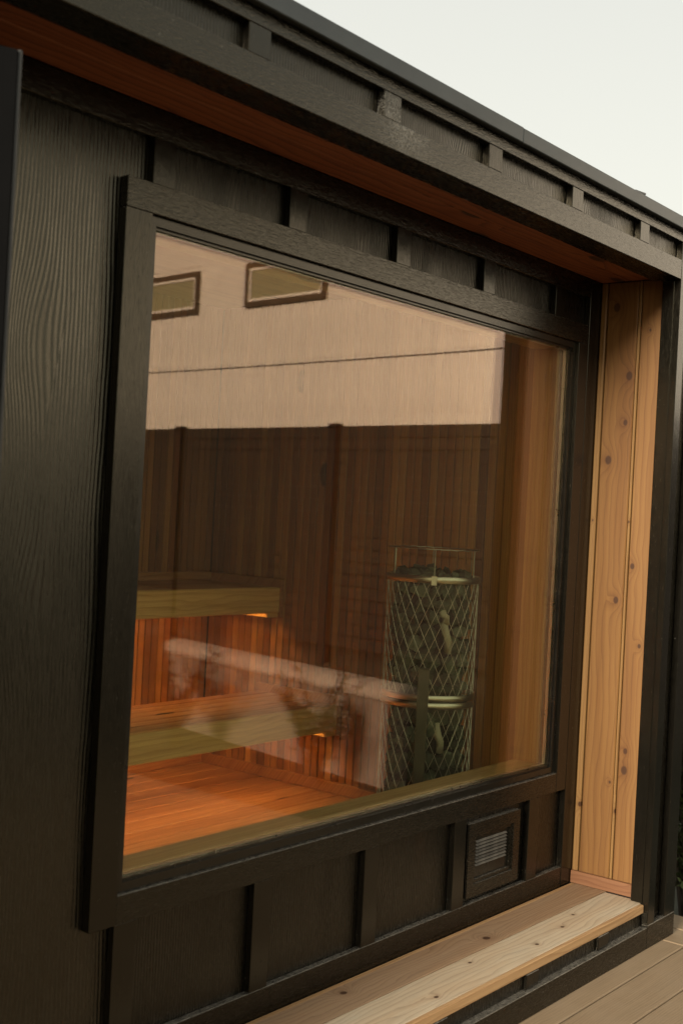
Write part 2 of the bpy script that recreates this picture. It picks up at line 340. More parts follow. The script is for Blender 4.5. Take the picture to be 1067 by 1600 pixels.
class MB:
    def __init__(s): s.v = []; s.f = []
    def box(s, x0, x1, y0, y1, z0, z1):
        b = len(s.v)
        s.v += [(x, y, z) for z in (z0, z1) for y in (y0, y1) for x in (x0, x1)]
        s.f += [tuple(b + i for i in q) for q in ((0, 2, 3, 1), (4, 5, 7, 6), (0, 1, 5, 4), (2, 6, 7, 3), (0, 4, 6, 2), (1, 3, 7, 5))]
    def tube(s, pts, rad, n=5, cap=True):
        b = len(s.v); m = len(pts); pts = [Vector(p) for p in pts]
        rad = rad if isinstance(rad, (list, tuple)) else [rad] * m
        for i, p in enumerate(pts):
            t = (pts[min(i + 1, m - 1)] - pts[max(i - 1, 0)]).normalized()
            a = t.cross(Vector((0, 0, 1)) if abs(t.z) < 0.9 else Vector((1, 0, 0))).normalized(); c = t.cross(a)
            for k in range(n):
                an = 2 * math.pi * k / n; s.v.append(tuple(p + (a * math.cos(an) + c * math.sin(an)) * rad[i]))
        for i in range(m - 1):
            for k in range(n):
                s.f.append((b + i * n + k, b + i * n + (k + 1) % n, b + (i + 1) * n + (k + 1) % n, b + (i + 1) * n + k))
        if cap:
            s.f.append(tuple(b + k for k in range(n))[::-1]); s.f.append(tuple(b + (m - 1) * n + k for k in range(n)))
    def lathe(s, cx, cy, prof, n=32, a0=0.0, a1=2 * math.pi):
        b = len(s.v); full = abs(a1 - a0 - 2 * math.pi) < 1e-6; cnt = n if full else n + 1
        for i in range(cnt):
            a = a0 + (a1 - a0) * i / n
            for (r, z) in prof: s.v.append((cx + r * math.cos(a), cy + r * math.sin(a), z))
        k = len(prof)
        for i in range(n):
            j = (i + 1) % cnt
            for q in range(k - 1): s.f.append((b + i * k + q, b + j * k + q, b + j * k + q + 1, b + i * k + q + 1))
    def obj(s, name, parent, mat, p=(0, 0, 0), smooth=False): return meshobj(name, parent, mat, s.v, s.f, p, smooth)

# ------------------------------------------------------------------ ground and deck
gm = MB(); gm.v = [(-300, -300, -0.20), (300, -300, -0.20), (300, 300, -0.20), (-300, 300, -0.20)]; gm.f = [(0, 1, 2, 3)]
tag(gm.obj('lawn', None, M_grass), kind='structure')
DX0, DX1, DXE = -3.9, 1.995, 2.27
dk = tag(box('deck', None, M_core, DX0, DXE - 0.004, -3.5, -0.14, -0.21, -0.059), kind='structure')
y = -0.2195
i = 0
while y > -3.45:
    o = box('deck_board', dk, M_deck, DX0, DX1 - 0.0025, y - 0.138 + 0.005, y, -0.057, -0.027, 0.003); y -= 0.138; i += 1
x = DX1 + 0.0025
while x < DXE - 0.05:
    me = boxmesh(3.3, 0.131, 0.030, 0.003, M_deck)
    o = bpy.data.objects.new('deck_board', me); link(o, dk, (x + 0.0655, -1.80, -0.042)); o.rotation_euler.z = R(90); x += 0.1365

# ------------------------------------------------------------------ sauna cabin
S = 0.4064; BW = 0.058
XL, XR = -3.05, 1.92           # inner faces of the two wings
WL, WR = -3.20, 2.073         # outer faces of the cabin
YF, YB = -0.284, 1.85          # fascia front, rear wall
cab = root('sauna_cabin', (-0.5, 0.9, -0.14), 'black board-and-batten sauna cabin with cedar-lined window recess', 'sauna cabin')
# --- body walls behind everything
fwall = MB()
for a in ((XL, -1.2, 0.03, 0.118, 0.02, 2.05), (-1.2, -0.5, 0.03, 0.118, 1.95, 2.05), (-1.2, -0.5, 0.03, 0.118, 0.02, 0.2), (-0.5, 0.0, 0.03, 0.118, 0.02, 2.05),
          (0.0, 1.779, 0.03, 0.118, 1.8145, 2.05), (0.0, 1.779, 0.03, 0.118, 0.02, 0.4715), (1.779, XR + 0.02, 0.03, 0.118, 0.02, 2.05)): fwall.box(*a)
fw_o = fwall.obj('front_wall', cab, M_core, (0.2, 0.07, 0.02))
side = MB(); side.box(XR + 0.02, WR - 0.012, YF + 0.06, YB, -0.1, 2.06); sw = side.obj('side_wall', cab, M_core, (2.0, 0.8, 0.0))
side = MB(); side.box(WL + 0.012, XL - 0.02, YF + 0.06, YB, -0.1, 2.06); side.obj('side_wall', cab, M_core, (-3.1, 0.8, 0.0))
# panels and battens of the front wall
def panel(x0, x1, z0, z1, mat=M_panel_rough): return box('panel', fw_o, mat, x0, x1, 0.019, 0.0295, z0, z1)
ZB, ZT = 0.166, 1.965
panel(-0.3464, 0.0, 0.11, 2.02, M_panel)
for k in range(5):
    x0 = k * S + BW; x1 = (k + 1) * S if k < 4 else 1.846
    panel(x0 - 0.02, x1 + 0.003, 1.85, 2.02); panel(x0 - 0.02, x1 + 0.003, 0.11, 0.43)
    b = box('batten', fw_o, M_tv, k * S, k * S + BW, 0.0, 0.0188, 1.8745, ZT, 0.0012)
    b = box('batten', fw_o, M_tv, k * S, k * S + BW, 0.0, 0.0188, ZB, 0.412, 0.0012)
panel(1.800, 1.846, 0.435, 1.845)
box('batten', fw_o, M_tv, -S, -S + 0.06, 0.0, 0.0188, ZB, ZT, 0.0012)
panel(-0.5, -S + 0.003, 0.11, 2.02); [panel(max(XL, k * S + BW), min(-1.26, (k + 1) * S), 0.11, 2.02) for k in range(-8, -3)]; [box('batten', fw_o, M_tv, k * S, k * S + BW, 0.0, 0.0188, 0.02, ZT, 0.0012) for k in range(-7, -3)]
box('frieze_board', fw_o, M_th, XL, 1.8455, 0.0005, 0.0185, ZT, 2.0215, 0.0012)
box('base_board', fw_o, M_th, -0.5, 1.8455, 0.0005, 0.0185, 0.100, ZB, 0.0012)
box('corner_board', fw_o, M_tv, 1.846, 1.9195, -0.001, 0.0185, 0.1065, 2.021, 0.0012)
box('door_trim', fw_o, M_tv, -0.56, -0.5005, -0.012, 0.0288, 0.10, 2.02, 0.0012)
box('door_trim', fw_o, M_tv, -1.26, -1.2005, -0.012, 0.0288, 0.10, 2.02, 0.0012)
box('door_trim', fw_o, M_th, -1.2, -0.561, -0.010, 0.0288, 1.95, 2.02, 0.0012)

# --- window
GX0, GX1, GZ0, GZ1 = 0.001, 1.778, 0.4725, 1.8135
GY = 0.020
fr = MB()
def ring(mb, x0, x1, z0, z1, w, y0, y1):
    mb.box(x0, x1, y0, y1, z0, z0 + w); mb.box(x0, x1, y0, y1, z1 - w, z1)
    mb.box(x0, x0 + w, y0, y1, z0 + w, z1 - w); mb.box(x1 - w, x1, y0, y1, z0 + w, z1 - w)
ring(fr, GX0, GX1, GZ0, GZ1, 0.019, 0.007, 0.052)
win = fr.obj('window', cab, M_frame, (0.89, 0.02, GZ0))
bd = MB(); ring(bd, GX0 + 0.019, GX1 - 0.019, GZ0 + 0.019, GZ1 - 0.019, 0.006, 0.014, GY - 0.0005); bd.obj('glazing_bead', win, M_frame, (0.89, 0.02, GZ0))
px0, px1, pz0, pz1 = GX0 + 0.0195, GX1 - 0.0195, GZ0 + 0.0195, GZ1 - 0.0195
box('outer_pane', win, M_glassA, px0, px1, GY, GY + 0.004, pz0, pz1)
box('inner_pane', win, M_glassB, px0, px1, GY + 0.016, GY + 0.020, pz0, pz1)
sp = MB(); ring(sp, px0, px1, pz0, pz1, 0.008, GY + 0.0045, GY + 0.0155); sp.obj('spacer_bar', win, M_alu, (0.89, 0.03, GZ0))
# trim round it
TF = -0.004
box('trim_board', win, M_th, -0.067, 1.8385, TF, 0.018, GZ1 + 0.001, 1.874, 0.0012)
box('trim_board', win, M_tv, -0.068, GX0 - 0.001, TF - 0.0005, 0.018, 0.413, GZ1 + 0.0005, 0.0012)
box('trim_board', win, M_tv, GX1 + 0.001, 1.8385, TF, 0.018, 0.413, GZ1 + 0.0005, 0.0012)
box('trim_board', win, M_th, GX0 - 0.0005, GX1 + 0.0005, TF + 0.0005, 0.018, 0.413, GZ0 - 0.001, 0.0012)
# inside lining
LY0, LY1 = 0.0525, 0.137
box('sill', win, M_sill, GX0 + 0.004, GX1 - 0.004, LY0, LY1, 0.478, 0.4955, 0.002)
box('head_lining', win, M_sill, GX0 + 0.004, GX1 - 0.004, LY0, LY1, 1.794, 1.812, 0.002)
box('jamb_lining', win, M_lin, 1.748, 1.7745, LY0, LY1, 0.496, 1.7935, 0.002)
box('jamb_lining', win, M_lin, GX0 + 0.003, 0.024, LY0, LY1, 0.496, 1.7935, 0.002)

# --- vent under the window
vb = MB(); ring(vb, 1.286, 1.566, 0.186, 0.394, 0.034, -0.004, 0.0185)
vent = vb.obj('vent', cab, M_th, (1.42, 0.01, 0.19))
box('vent_plate', vent, M_frame, 1.320, 1.532, 0.008, 0.0185, 0.220, 0.360)
vi = MB(); ring(vi, 1.3205, 1.5315, 0.2205, 0.3595, 0.010, 0.001, 0.0078); vi.obj('vent_rim', vent, M_th, (1.42, 0.005, 0.22))
M_lv = plain('worn_vent_slat', (0.065, 0.06, 0.048), 0.5, var=0.9, nscale=60.0)
for k in range(8):
    z = 0.2665 + k * 0.0095
    lv = MB(); lv.v = [(1.338, 0.0075, z + 0.0052), (1.506, 0.0075, z + 0.0052), (1.506, 0.0025, z), (1.338, 0.0025, z), (1.338, 0.0075, z - 0.001), (1.506, 0.0075, z - 0.001)]
    lv.f = [(0, 3, 2, 1), (3, 4, 5, 2), (0, 4, 3), (1, 2, 5)]
    lv.obj('louvre', vent, M_lv, (1.424, 0.005, z))

# --- recess lining: soffit and jamb in cedar
sof = box('soffit', cab, M_core, XL, XR + 0.015, -0.19, 0.018, 2.034, 2.05)
for y0, y1 in ((-0.2, -0.1005), (-0.0985, -0.0005)):
    box('plank', sof, M_soffit, XL, XR - 0.0005, y0 + 0.001, y1 - 0.001, 2.0225, 2.034, 0.0014)
JK = [[(-0.034, 0.659, 0.0120), (-0.029, 0.512, 0.008), (0.023, 0.393, 0.0120), (-0.028, -0.048, 0.0095), (0.020, 0.878, 0.012), (-0.040, -0.62, 0.004)],
      [(0.029, 0.062, 0.008), (-0.008, -0.184, 0.006), (0.020, -0.515, 0.008), (0.021, -0.575, 0.0115), (0.01, 0.80, 0.004)],
      [(-0.007, -0.707, 0.007), (0.0, 0.2, 0.003)]]
JM = [cedar('cedar_jamb_board' if q == 0 else 'cedar_jamb_board_%s' % ('front', 'edge')[q - 1], 'Z', [t], freq=f, warp=wp, knots=kn, rough=0.5, kamp=1.9, grain=0.62, bump=0.12)
      for q, (t, f, wp, kn) in enumerate((((0.198, 0.099, 0.028), 62, 3.4, JK[0]), ((0.212, 0.108, 0.032), 58, 3.0, JK[1]), ((0.24, 0.136, 0.046), 110, 1.0, JK[2])))]
jam = box('jamb', cab, M_core, XR + 0.013, XR + 0.0195, -0.225, 0.018, 0.105, 2.03)
def jplank(y0, y1, m, prx=0.0):
    return box('plank', jam, m, XR + prx, XR + 0.0128, y0, y1, 0.1065, 2.0215, 0.003)
jplank(-0.0205, -0.0015, JM[2], -0.004); jplank(-0.1270, -0.0235, JM[0]); 
box('groove_bead', jam, JM[2], XR - 0.001, XR + 0.0128, -0.1375, -0.1295, 0.1065, 2.0215, 0.002)
jplank(-0.2235, -0.1400, JM[1])
box('base_strip', jam, M_cy, XR - 0.014, XR - 0.0005, -0.2235, -0.0025, 0.1062, 0.146, 0.002)

# --- fascia over the recess
fas = box('fascia', cab, M_core, WL + 0.02, WR - 0.02, YF + 0.03, -0.205, 2.012, 2.14)
FZ0, FZ1, FZ2, FZ3 = 2.005, 2.064, 2.118, 2.150
box('trim_board', fas, M_ths, -3.15, 1.8735, YF, YF + 0.0295, FZ0, FZ1, 0.0014)
box('trim_board', fas, M_th, WL, WR, YF, YF + 0.0295, FZ2, FZ3, 0.0014)
box('soffit_strip', fas, M_th, XL, 1.8735, YF + 0.030, -0.198, 2.006, 2.0118)
k = -8
while -0.0453 + k * S < 1.9:
    bx = -0.0453 + k * S
    if bx > -3.15 and bx < 1.8: box('batten', fas, M_tvs if k == 1 else M_tv, bx, bx + BW, YF + 0.0006, YF + 0.02, FZ1, FZ2, 0.0012)
    a, b2 = max(bx + BW, -3.15), min(bx + S, 1.8735)
    if b2 > a: box('panel', fas, M_panel_rough, a - 0.005, b2 + 0.005, YF + 0.0202, YF + 0.0295, FZ1 - 0.004, FZ2 + 0.004)
    k += 1
# --- wings: front faces
for xa, xb, xi in ((1.8745, WR, 1), (WL, -3.05, 0)):
    tgt = sw
    wp_ = box('wing_front', cab, M_core, min(xa, xb) + 0.02, max(xa, xb) - 0.02, YF + 0.03, YF + 0.058, -0.02, 2.11)
    box('panel', wp_, M_panel_rough, xa + 0.005, xb - 0.005, YF + 0.0202, YF + 0.0295, 0.03, 2.117)
    box('trim_board', wp_, M_tv, xa, xa + 0.045, YF, YF + 0.0200, 0.0455, 2.1175, 0.0014)
    box('corner_board', wp_, M_tv, xb - 0.075, xb, YF, YF + 0.0200, 0.0455, 2.1175, 0.0014)
    box('base_board', wp_, M_th, xa, xb, YF - 0.0005, YF + 0.0195, -0.0265, 0.045, 0.0014)
    if xi: box('return_board', wp_, M_tv, xa + 0.0005, xa + 0.019, YF + 0.0205, -0.2245, 0.1075, 2.004, 0.002)
# right side of the cabin
for a, b2 in ((YF + 0.0205, YF + 0.09), (0.6, 0.66), (1.2, 1.26), (YB - 0.07, YB)):
    box('batten', sw, M_tv, WR - 0.0115, WR - 0.0005, a, b2, 0.046, 2.11, 0.0012)
# --- roof with its metal edge
rf = box('roof', cab, M_metal, WL - 0.03, WR + 0.03, YF - 0.012, YB + 0.05, 2.1505, 2.171)
box('drip_edge', rf, M_metal, WL - 0.035, 0.88, YF - 0.021, YF - 0.0125, 2.1465, 2.1835, 0.002)
box('drip_edge', rf, M_metal, 0.8805, WR + 0.035, YF - 0.0205, YF - 0.0125, 2.1465, 2.1825, 0.002)
fl = MB(); fl.v = [(1.50, -0.301, 2.1832), (1.565, -0.301, 2.1850), (1.565, -0.27, 2.1860), (1.50, -0.27, 2.1842), (1.50, -0.301, 2.1852), (1.565, -0.301, 2.1905), (1.565, -0.27, 2.1905), (1.50, -0.27, 2.1858)]
fl.f = [(0, 3, 2, 1), (4, 5, 6, 7), (0, 1, 5, 4), (1, 2, 6, 5), (2, 3, 7, 6), (3, 0, 4, 7)]
fl.obj('lifted_flashing_lap', rf, M_metal, (1.53, -0.28, 2.184))
# --- step ledge
st = box('step', cab, M_core, -0.45, 1.86, -0.244, 0.0, -0.0265, 0.082)
STZ = 0.1052
box('plank', st, M_step_e, -0.45, 1.9185, -0.016, -0.0015, 0.0822, STZ - 0.002, 0.002)
box('plank', st, M_step_a, -0.45, 1.9190, -0.1240, -0.0185, 0.0822, STZ, 0.0014)
box('plank', st, M_step_b, -0.45, 1.8985, -0.2560, -0.1285, 0.0822, STZ + 0.0008, 0.0014)
box('nosing_strip', st, M_step_e, -0.45, 1.8725, -0.2705, -0.2565, 0.0802, STZ + 0.0004, 0.002)
for k, xx in enumerate((-0.12, 0.31, 0.74, 1.17, 1.575)):
    box('batten', st, M_tv, xx, xx + 0.062, -0.272, -0.2625, 0.0405, 0.0795, 0.0012)
sx = [-0.45, -0.12, 0.31, 0.74, 1.17, 1.575, 1.87]
for a, b2 in zip(sx[:-1], sx[1:]):
    box('panel', st, M_panel_rough, a, b2, -0.2622, -0.2545, 0.02, 0.0798)
box('base_board', st, M_th, -0.45, 1.8735, -0.2840, -0.2525, -0.0265, 0.040, 0.0012)

# --- glazed door at the left, standing ajar
hx, hy = -1.19, 0.0; ex, ey = -0.54, -0.30
dl = math.hypot(ex - hx, ey - hy); da = math.atan2(ey - hy, ex - hx)
def oriented(name, parent, mat, u0, u1, v0, v1, z0, z1, bev=0.0015):
    me = boxmesh(u1 - u0, v1 - v0, z1 - z0, bev, mat); o = bpy.data.objects.new(name, me)
    uu, vv = (u0 + u1) / 2, (v0 + v1) / 2
    link(o, parent, (hx + uu * math.cos(da) - vv * math.sin(da), hy + uu * math.sin(da) + vv * math.cos(da), (z0 + z1) / 2))
    if parent is cab: o.rotation_euler.z = da
    return o
M_dark = plain('matt_black_door_frame', (0.004, 0.004, 0.004), 0.8, spec=0.06)
M_edge = plain('worn_door_edge', (0.022, 0.021, 0.018), 0.5, var=0.2)
door = oriented('door', cab, M_dark, dl - 0.09, dl - 0.004, -0.012, 0.012, 0.24, 1.895)
def dpart(name, mat, u0, u1, v0, v1, z0, z1):
    o = oriented(name, door, mat, u0, u1, v0, v1, z0, z1)
    o.location = Vector(((u0 + u1) / 2 - (dl - 0.047), (v0 + v1) / 2, (z0 + z1) / 2 - (0.24 + 1.895) / 2)); return o
dpart('edge_strip', M_edge, dl - 0.0038, dl + 0.003, -0.007, 0.007, 0.24, 1.897)
dpart('stile', M_dark, 0.0, 0.09, -0.012, 0.012, 0.24, 1.895)
dpart('rail', M_dark, 0.0905, dl - 0.0905, -0.012, 0.012, 1.80, 1.895); dpart('rail', M_dark, 0.0905, dl - 0.0905, -0.012, 0.012, 0.24, 0.36)
dpart('glass', M_glassD, 0.0905, dl - 0.0905, -0.004, 0.004, 0.3605, 1.7995)
dpart('handle', M_bxd, dl - 0.062, dl - 0.034, -0.052, -0.026, 0.95, 1.25); dpart('handle_fixing', M_steel, dl - 0.055, dl - 0.041, -0.0258, -0.0125, 0.99, 1.01); dpart('handle_fixing', M_steel, dl - 0.055, dl - 0.041, -0.0258, -0.0125, 1.19, 1.21)

# --- inside: floor, walls, ceiling
IX0, IX1, IY1, FLZ, CLZ = -1.46, 1.90, 1.66, 0.216, 2.04
fo = box('interior_floor', cab, M_gap, IX0, IX1 + 0.02, 0.12, IY1 + 0.02, 0.16, FLZ - 0.019)
y = 0.1405
while y < IY1 - 0.01:
    y1 = min(y + 0.098, IY1 - 0.002)
    box('plank', fo, M_floor, IX0 + 0.002, IX1 - 0.014, y + 0.0016, y1 - 0.0016, FLZ - 0.0185, FLZ, 0.003); y = y1 if y1 < IY1 - 0.002 else 9
rw = box('interior_right_wall', cab, M_gap, IX1 + 0.0005, IX1 + 0.018, 0.12, IY1 + 0.02, 0.16, CLZ + 0.02)
PITCH = 0.0335
y = IY1 - 0.0145 - 45 * PITCH
for _ in range(45):
    box('slat', rw, M_slat, IX1 - 0.014, IX1, y + 0.0026, y + PITCH - 0.0026, FLZ + 0.001, CLZ, 0.0015); y += PITCH
bw_ = box('interior_back_wall', cab, M_gap, IX0, IX1 + 0.0004, IY1 + 0.0005, IY1 + 0.018, 0.16, CLZ + 0.02)
x = IX1 - 0.0145
while x - PITCH > IX0:
    box('slat', bw_, M_slat, x - PITCH + 0.0026, x - 0.0026, IY1 - 0.014, IY1, FLZ + 0.001, CLZ, 0.0015); x -= PITCH
lw_ = box('interior_left_wall', cab, M_slat, IX0 - 0.02, IX0 - 0.001, 0.12, IY1 + 0.02, 0.16, CLZ + 0.02)
box('interior_ceiling', cab, M_bxd, IX0, IX1, 0.12, IY1, CLZ + 0.001, CLZ + 0.018)
ry = 0.14
box('skirting', rw, M_bxd, IX1 - 0.028, IX1 - 0.0145, 0.14, IY1 - 0.013, FLZ + 0.0005, FLZ + 0.042, 0.002)
box('skirting', bw_, M_bxd, IX0, IX1 - 0.027, IY1 - 0.028, IY1 - 0.0145, FLZ + 0.0005, FLZ + 0.042, 0.002)
box('rear_wall', cab, M_core, XL - 0.02, XR + 0.02, YB - 0.1, YB - 0.002, -0.1, 2.06)

# ------------------------------------------------------------------ benches
def bench(label, y0, y1, z0, z1, pitch, rail):
    b = root('sauna_bench', (0.4, (y0 + y1) / 2, z0), label, 'bench', 'sauna benches')
    x0, x1 = -1.40, IX1 - 0.0155
    box('front_board', b, M_bx, x0, x1 - 0.018, y0, y0 + 0.026, z0, z1 - 0.002, 0.003)
    n = int((y1 - y0 - 0.03) / pitch)
    for k in range(n):
        ya = y0 + 0.030 + k * (y1 - y0 - 0.03) / n
        box('seat_slat', b, M_bxd, x0, x1 - 0.018, ya, ya + (y1 - y0 - 0.03) / n - 0.010, z1 - 0.026, z1, 0.003)
    for xx in (-1.3, -0.2, 0.9): box('cross_bearer', b, M_bxd, xx, xx + 0.04, y0 + 0.027, y1 - 0.005, z1 - 0.066, z1 - 0.0265)
    box('end_cleat', b, M_bx, x1 - 0.075, x1 - 0.019, y0 + 0.004, y1 - 0.004, z0 - 0.018, z0 - 0.0005, 0.002)
    box('end_board', b, M_bxd, x1 - 0.0175, x1, y0 - 0.004, y1, z0 - 0.018, z1 + rail, 0.002)
    box('light_strip', b, M_led, x0 + 0.05, x1 - 0.09, y0 + 0.045, y0 + 0.057, z0 + 0.030, z0 + 0.036)
    return b
ub = bench('higher cedar bench against the rear wall, light glowing under it', 1.252, IY1 - 0.016, 0.852, 0.950, 0.055, 0.030)
box('back_rail', ub, M_bxd, -1.40, IX1 - 0.032, IY1 - 0.038, IY1 - 0.0165, 0.9505, 0.982, 0.002)
lb = bench('lower cedar bench with slatted seat nearest the sauna floor', 0.945, 1.345, 0.448, 0.545, 0.054, 0.030)

# ------------------------------------------------------------------ stone heater
HX, HY, HR = 1.655, 0.412, 0.146
ht = root('sauna_heater', (HX, HY, FLZ), 'tall round sauna heater of wire mesh filled with grey stones', 'heater')
def wires(z0, z1, nm):
    mb = MB(); n = 27; rise = 0.075 * n   # metres of height per full turn
    for sgn in (1, -1):
        for k in range(n):
            pts = []
            for j in range(13):
                z = z0 + (z1 - z0) * j / 12; a = 2 * math.pi * k / n + sgn * 2 * math.pi * (z - z0) / rise
                pts.append((HX + (HR + 0.0008 * sgn) * math.cos(a), HY + (HR + 0.0008 * sgn) * math.sin(a), z))
            mb.tube(pts, 0.00072, 4)
    return mb.obj(nm, ht, M_wire, (HX, HY, z0))
ZM, ZTOP = 0.668, 1.062
wires(FLZ + 0.06, ZM - 0.012, 'wire_basket'); wires(ZM + 0.012, ZTOP - 0.02, 'wire_basket')
def band(name, z0, z1, r=HR + 0.003, m=M_steel):
    mb = MB(); mb.lathe(HX, HY, [(r, z0), (r + 0.0022, z0 + 0.001), (r + 0.0022, z1 - 0.001), (r, z1), (r - 0.001, z1), (r - 0.001, z0), (r, z0)], 48)
    return mb.obj(name, ht, m, (HX, HY, z0), True)
band('top_band', ZTOP - 0.022, ZTOP); band('middle_band', ZM + 0.0015, ZM + 0.022); band('middle_band', ZM - 0.022, ZM - 0.0015); band('foot_band', FLZ + 0.03, FLZ + 0.06)
cl = MB(); ca = math.atan2(-1.8 - HY, -1.6 - HX) + 0.02
def polar(r, a, z): return (HX + r * math.cos(a), HY + r * math.sin(a), z)
def radbox(name, parent, mat, a, r0, r1, wd, z0, z1, bev=0.001):
    me = boxmesh(r1 - r0, wd, z1 - z0, bev, mat); o = bpy.data.objects.new(name, me)
    link(o, parent, polar((r0 + r1) / 2, a, (z0 + z1) / 2)); o.rotation_euler.z = a; return o
radbox('band_clasp', ht, M_steel, ca, HR + 0.0055, HR + 0.011, 0.018, ZTOP - 0.028, ZTOP + 0.002)
rr = MB(); rr.tube([polar(HR - 0.002, 2 * math.pi * k / 40, 1.146 + 0.0015 * math.sin(3 * k)) for k in range(41)], 0.0022, 6, False); rr.obj('top_rail', ht, M_wire, (HX, HY, 1.146), True)
for k in range(6):
    a = ca + k * math.pi / 3; mb = MB(); mb.tube([polar(HR - 0.002, a, ZTOP - 0.01), polar(HR - 0.002, a, 1.145)], 0.0018, 6); mb.obj('rail_rod', ht, M_wire, polar(HR, a, 1.1))
pa = ca - 0.10
radbox('guard_post', ht, M_post, pa, HR + 0.012, HR + 0.034, 0.034, FLZ + 0.001, 0.776)
radbox('post_bracket', ht, M_steel, pa, HR + 0.0055, HR + 0.0118, 0.020, ZM - 0.02, ZM + 0.02)
for k in range(3):
    a = pa + k * 2.094
    radbox('foot', ht, M_post, a, HR - 0.03, HR - 0.002, 0.03, FLZ + 0.0005, FLZ + 0.0305)
core = MB(); core.lathe(HX, HY, [(0.001, FLZ + 0.035), (0.072, FLZ + 0.035), (0.072, ZTOP - 0.03), (0.001, ZTOP - 0.03)], 24); core.obj('heater_core', ht, M_gap, (HX, HY, FLZ + 0.1))
SM = []
for q in range(10):
    bm = bmesh.new(); rnd = random.Random(40 + q)
    for _ in range(12):
        v = Vector((rnd.gauss(0, 1), rnd.gauss(0, 1), rnd.gauss(0, 1))).normalized()
        bm.verts.new((v.x * rnd.uniform(0.8, 1.05), v.y * rnd.uniform(0.65, 0.95), v.z * rnd.uniform(0.7, 1.0)))
    res = bmesh.ops.convex_hull(bm, input=bm.verts)
    bmesh.ops.delete(bm, geom=[v for v in bm.verts if not v.link_faces], context='VERTS')
    me = bpy.data.meshes.new('stone'); bm.to_mesh(me); bm.free(); me.materials.append(M_stone); SM.append(me)
rs = random.Random(5); ns = 0
def stone(r, a, z, s):
    global ns
    o = bpy.data.objects.new('stone', rs.choice(SM)); link(o, ht, polar(r, a, z))
    o.scale = (s, s * rs.uniform(0.8, 1.1), s * rs.uniform(0.8, 1.15)); o.rotation_euler = (rs.uniform(0, 6.3), rs.uniform(0, 6.3), rs.uniform(0, 6.3)); ns += 1
TUBES = [(ca + 0.46, 0.84, 0.895), (ca + 0.34, 0.93, 0.945), (ca + 0.36, 0.525, 0.575)]
z = FLZ + 0.075; row = 0
while z < ZTOP - 0.01:
    n = 15
    for k in range(n):
        a = 2 * math.pi * (k + 0.5 * (row % 2)) / n + rs.uniform(-0.12, 0.12); zz = z + rs.uniform(-0.012, 0.012)
        if abs(zz - ZM) < 0.0: continue
        if any(abs((a - t[0] + math.pi) % (2 * math.pi) - math.pi) < 0.20 and t[1] - 0.012 < zz < t[2] + 0.012 for t in TUBES): continue
        s = rs.uniform(0.033, 0.043); stone(HR - s * 1.02 - rs.uniform(0.002, 0.012), a, zz, s)
    z += 0.0455; row += 1
for k in range(14):
    stone(rs.uniform(0.0, 0.085), rs.uniform(0, 6.3), ZTOP - 0.012 + rs.uniform(-0.01, 0.012), rs.uniform(0.03, 0.04))
for k in range(13): stone(HR - 0.042, 6.283 * k / 13 + 0.2, ZTOP - 0.008 + rs.uniform(-0.008, 0.010), rs.uniform(0.028, 0.036))
for (a, z0, z1) in TUBES:
    mb = MB(); mb.tube([polar(0.100, a + 0.12, z0 - 0.02), polar(0.112, a + 0.06, z0 + 0.3 * (z1 - z0)), polar(0.112, a - 0.02, z0 + 0.7 * (z1 - z0)), polar(0.098, a - 0.06, z1 + 0.02)], 0.0120, 12)
    mb.obj('heating_tube', ht, M_ceramic, polar(0.12, a, z0), True)

# ------------------------------------------------------------------ yard across the deck (seen in the window)
TH = math.atan2(-0.9948, 0.1015); F0 = Vector((7.446, -5.493, -0.20))
fence = root('board_fence', F0, 'brown horizontal-board fence with dark capped posts beyond the deck', 'fence', rz=TH, frame=True)
PS = 2.392
for k in range(-3, 3):
    p = box('post', fence, M_fpost, k * PS - 0.055, k * PS + 0.055, -0.045, 0.055, -0.05, 2.255, 0.006)
    c = MB(); n = 12; c.lathe(k * PS, 0.005, [(0.001, 2.255), (0.088, 2.2555), (0.090, 2.268), (0.062, 2.292), (0.001, 2.302)], 16)
    c.obj('cap', p, M_fpost, (k * PS, 0, 2.255))
    if k < 2:
        for j in range(18):
            z = 2.270 - 0.117 * (j + 1)
            box('board', fence, M_fence, k * PS + 0.057, (k + 1) * PS - 0.057, -0.012, 0.012, z, z + 0.1160, 0.007)
H0 = F0 + Vector((0.9948, 0.1015, 0)) * 3.1
house = root('neighbour_house', H0, 'pale clapboard house with high narrow windows behind the board fence', 'house', rz=TH, frame=True)
hb = MB(); hb.box(-4.5, 13.0, 0.06, 7.0, -0.2, 6.3); hw = hb.obj('wall', house, M_white, (2.0, 3.5, 0.0))
WINS = [(3.432, 5.085, 4.31, 4.945), (6.155, 7.81, 4.31, 4.945), (0.2 - 0.95, 0.9 - 0.95, 6.9, 6.95)][:2]
z = -0.1; CH = 0.19
while z < 6.25:
    segs = [(-4.5, 13.0)]
    for (a, b2, c0, c1) in WINS:
        if z + CH > c0 and z < c1:
            segs = [t for sg in segs for t in ((sg[0], a), (b2, sg[1])) if t[1] - t[0] > 0.05] if len(segs) == 1 else [segs[0]] + [t for sg in segs[1:] for t in ((sg[0], a), (b2, sg[1])) if t[1] - t[0] > 0.05]
    segs = sorted(segs)
    for (a, b2) in segs:
        mb = MB(); mb.v = [(a, 0.046, z), (b2, 0.046, z), (b2, 0.051, z + CH + 0.004), (a, 0.051, z + CH + 0.004), (a, 0.060, z), (b2, 0.060, z), (b2, 0.060, z + CH + 0.004), (a, 0.060, z + CH + 0.004)]
        mb.f = [(0, 1, 2, 3), (4, 7, 6, 5), (0, 4, 5, 1), (3, 2, 6, 7), (0, 3, 7, 4), (1, 5, 6, 2)]
        mb.obj('siding_board', hw, M_white, ((a + b2) / 2, 0.05, z))
    z += CH
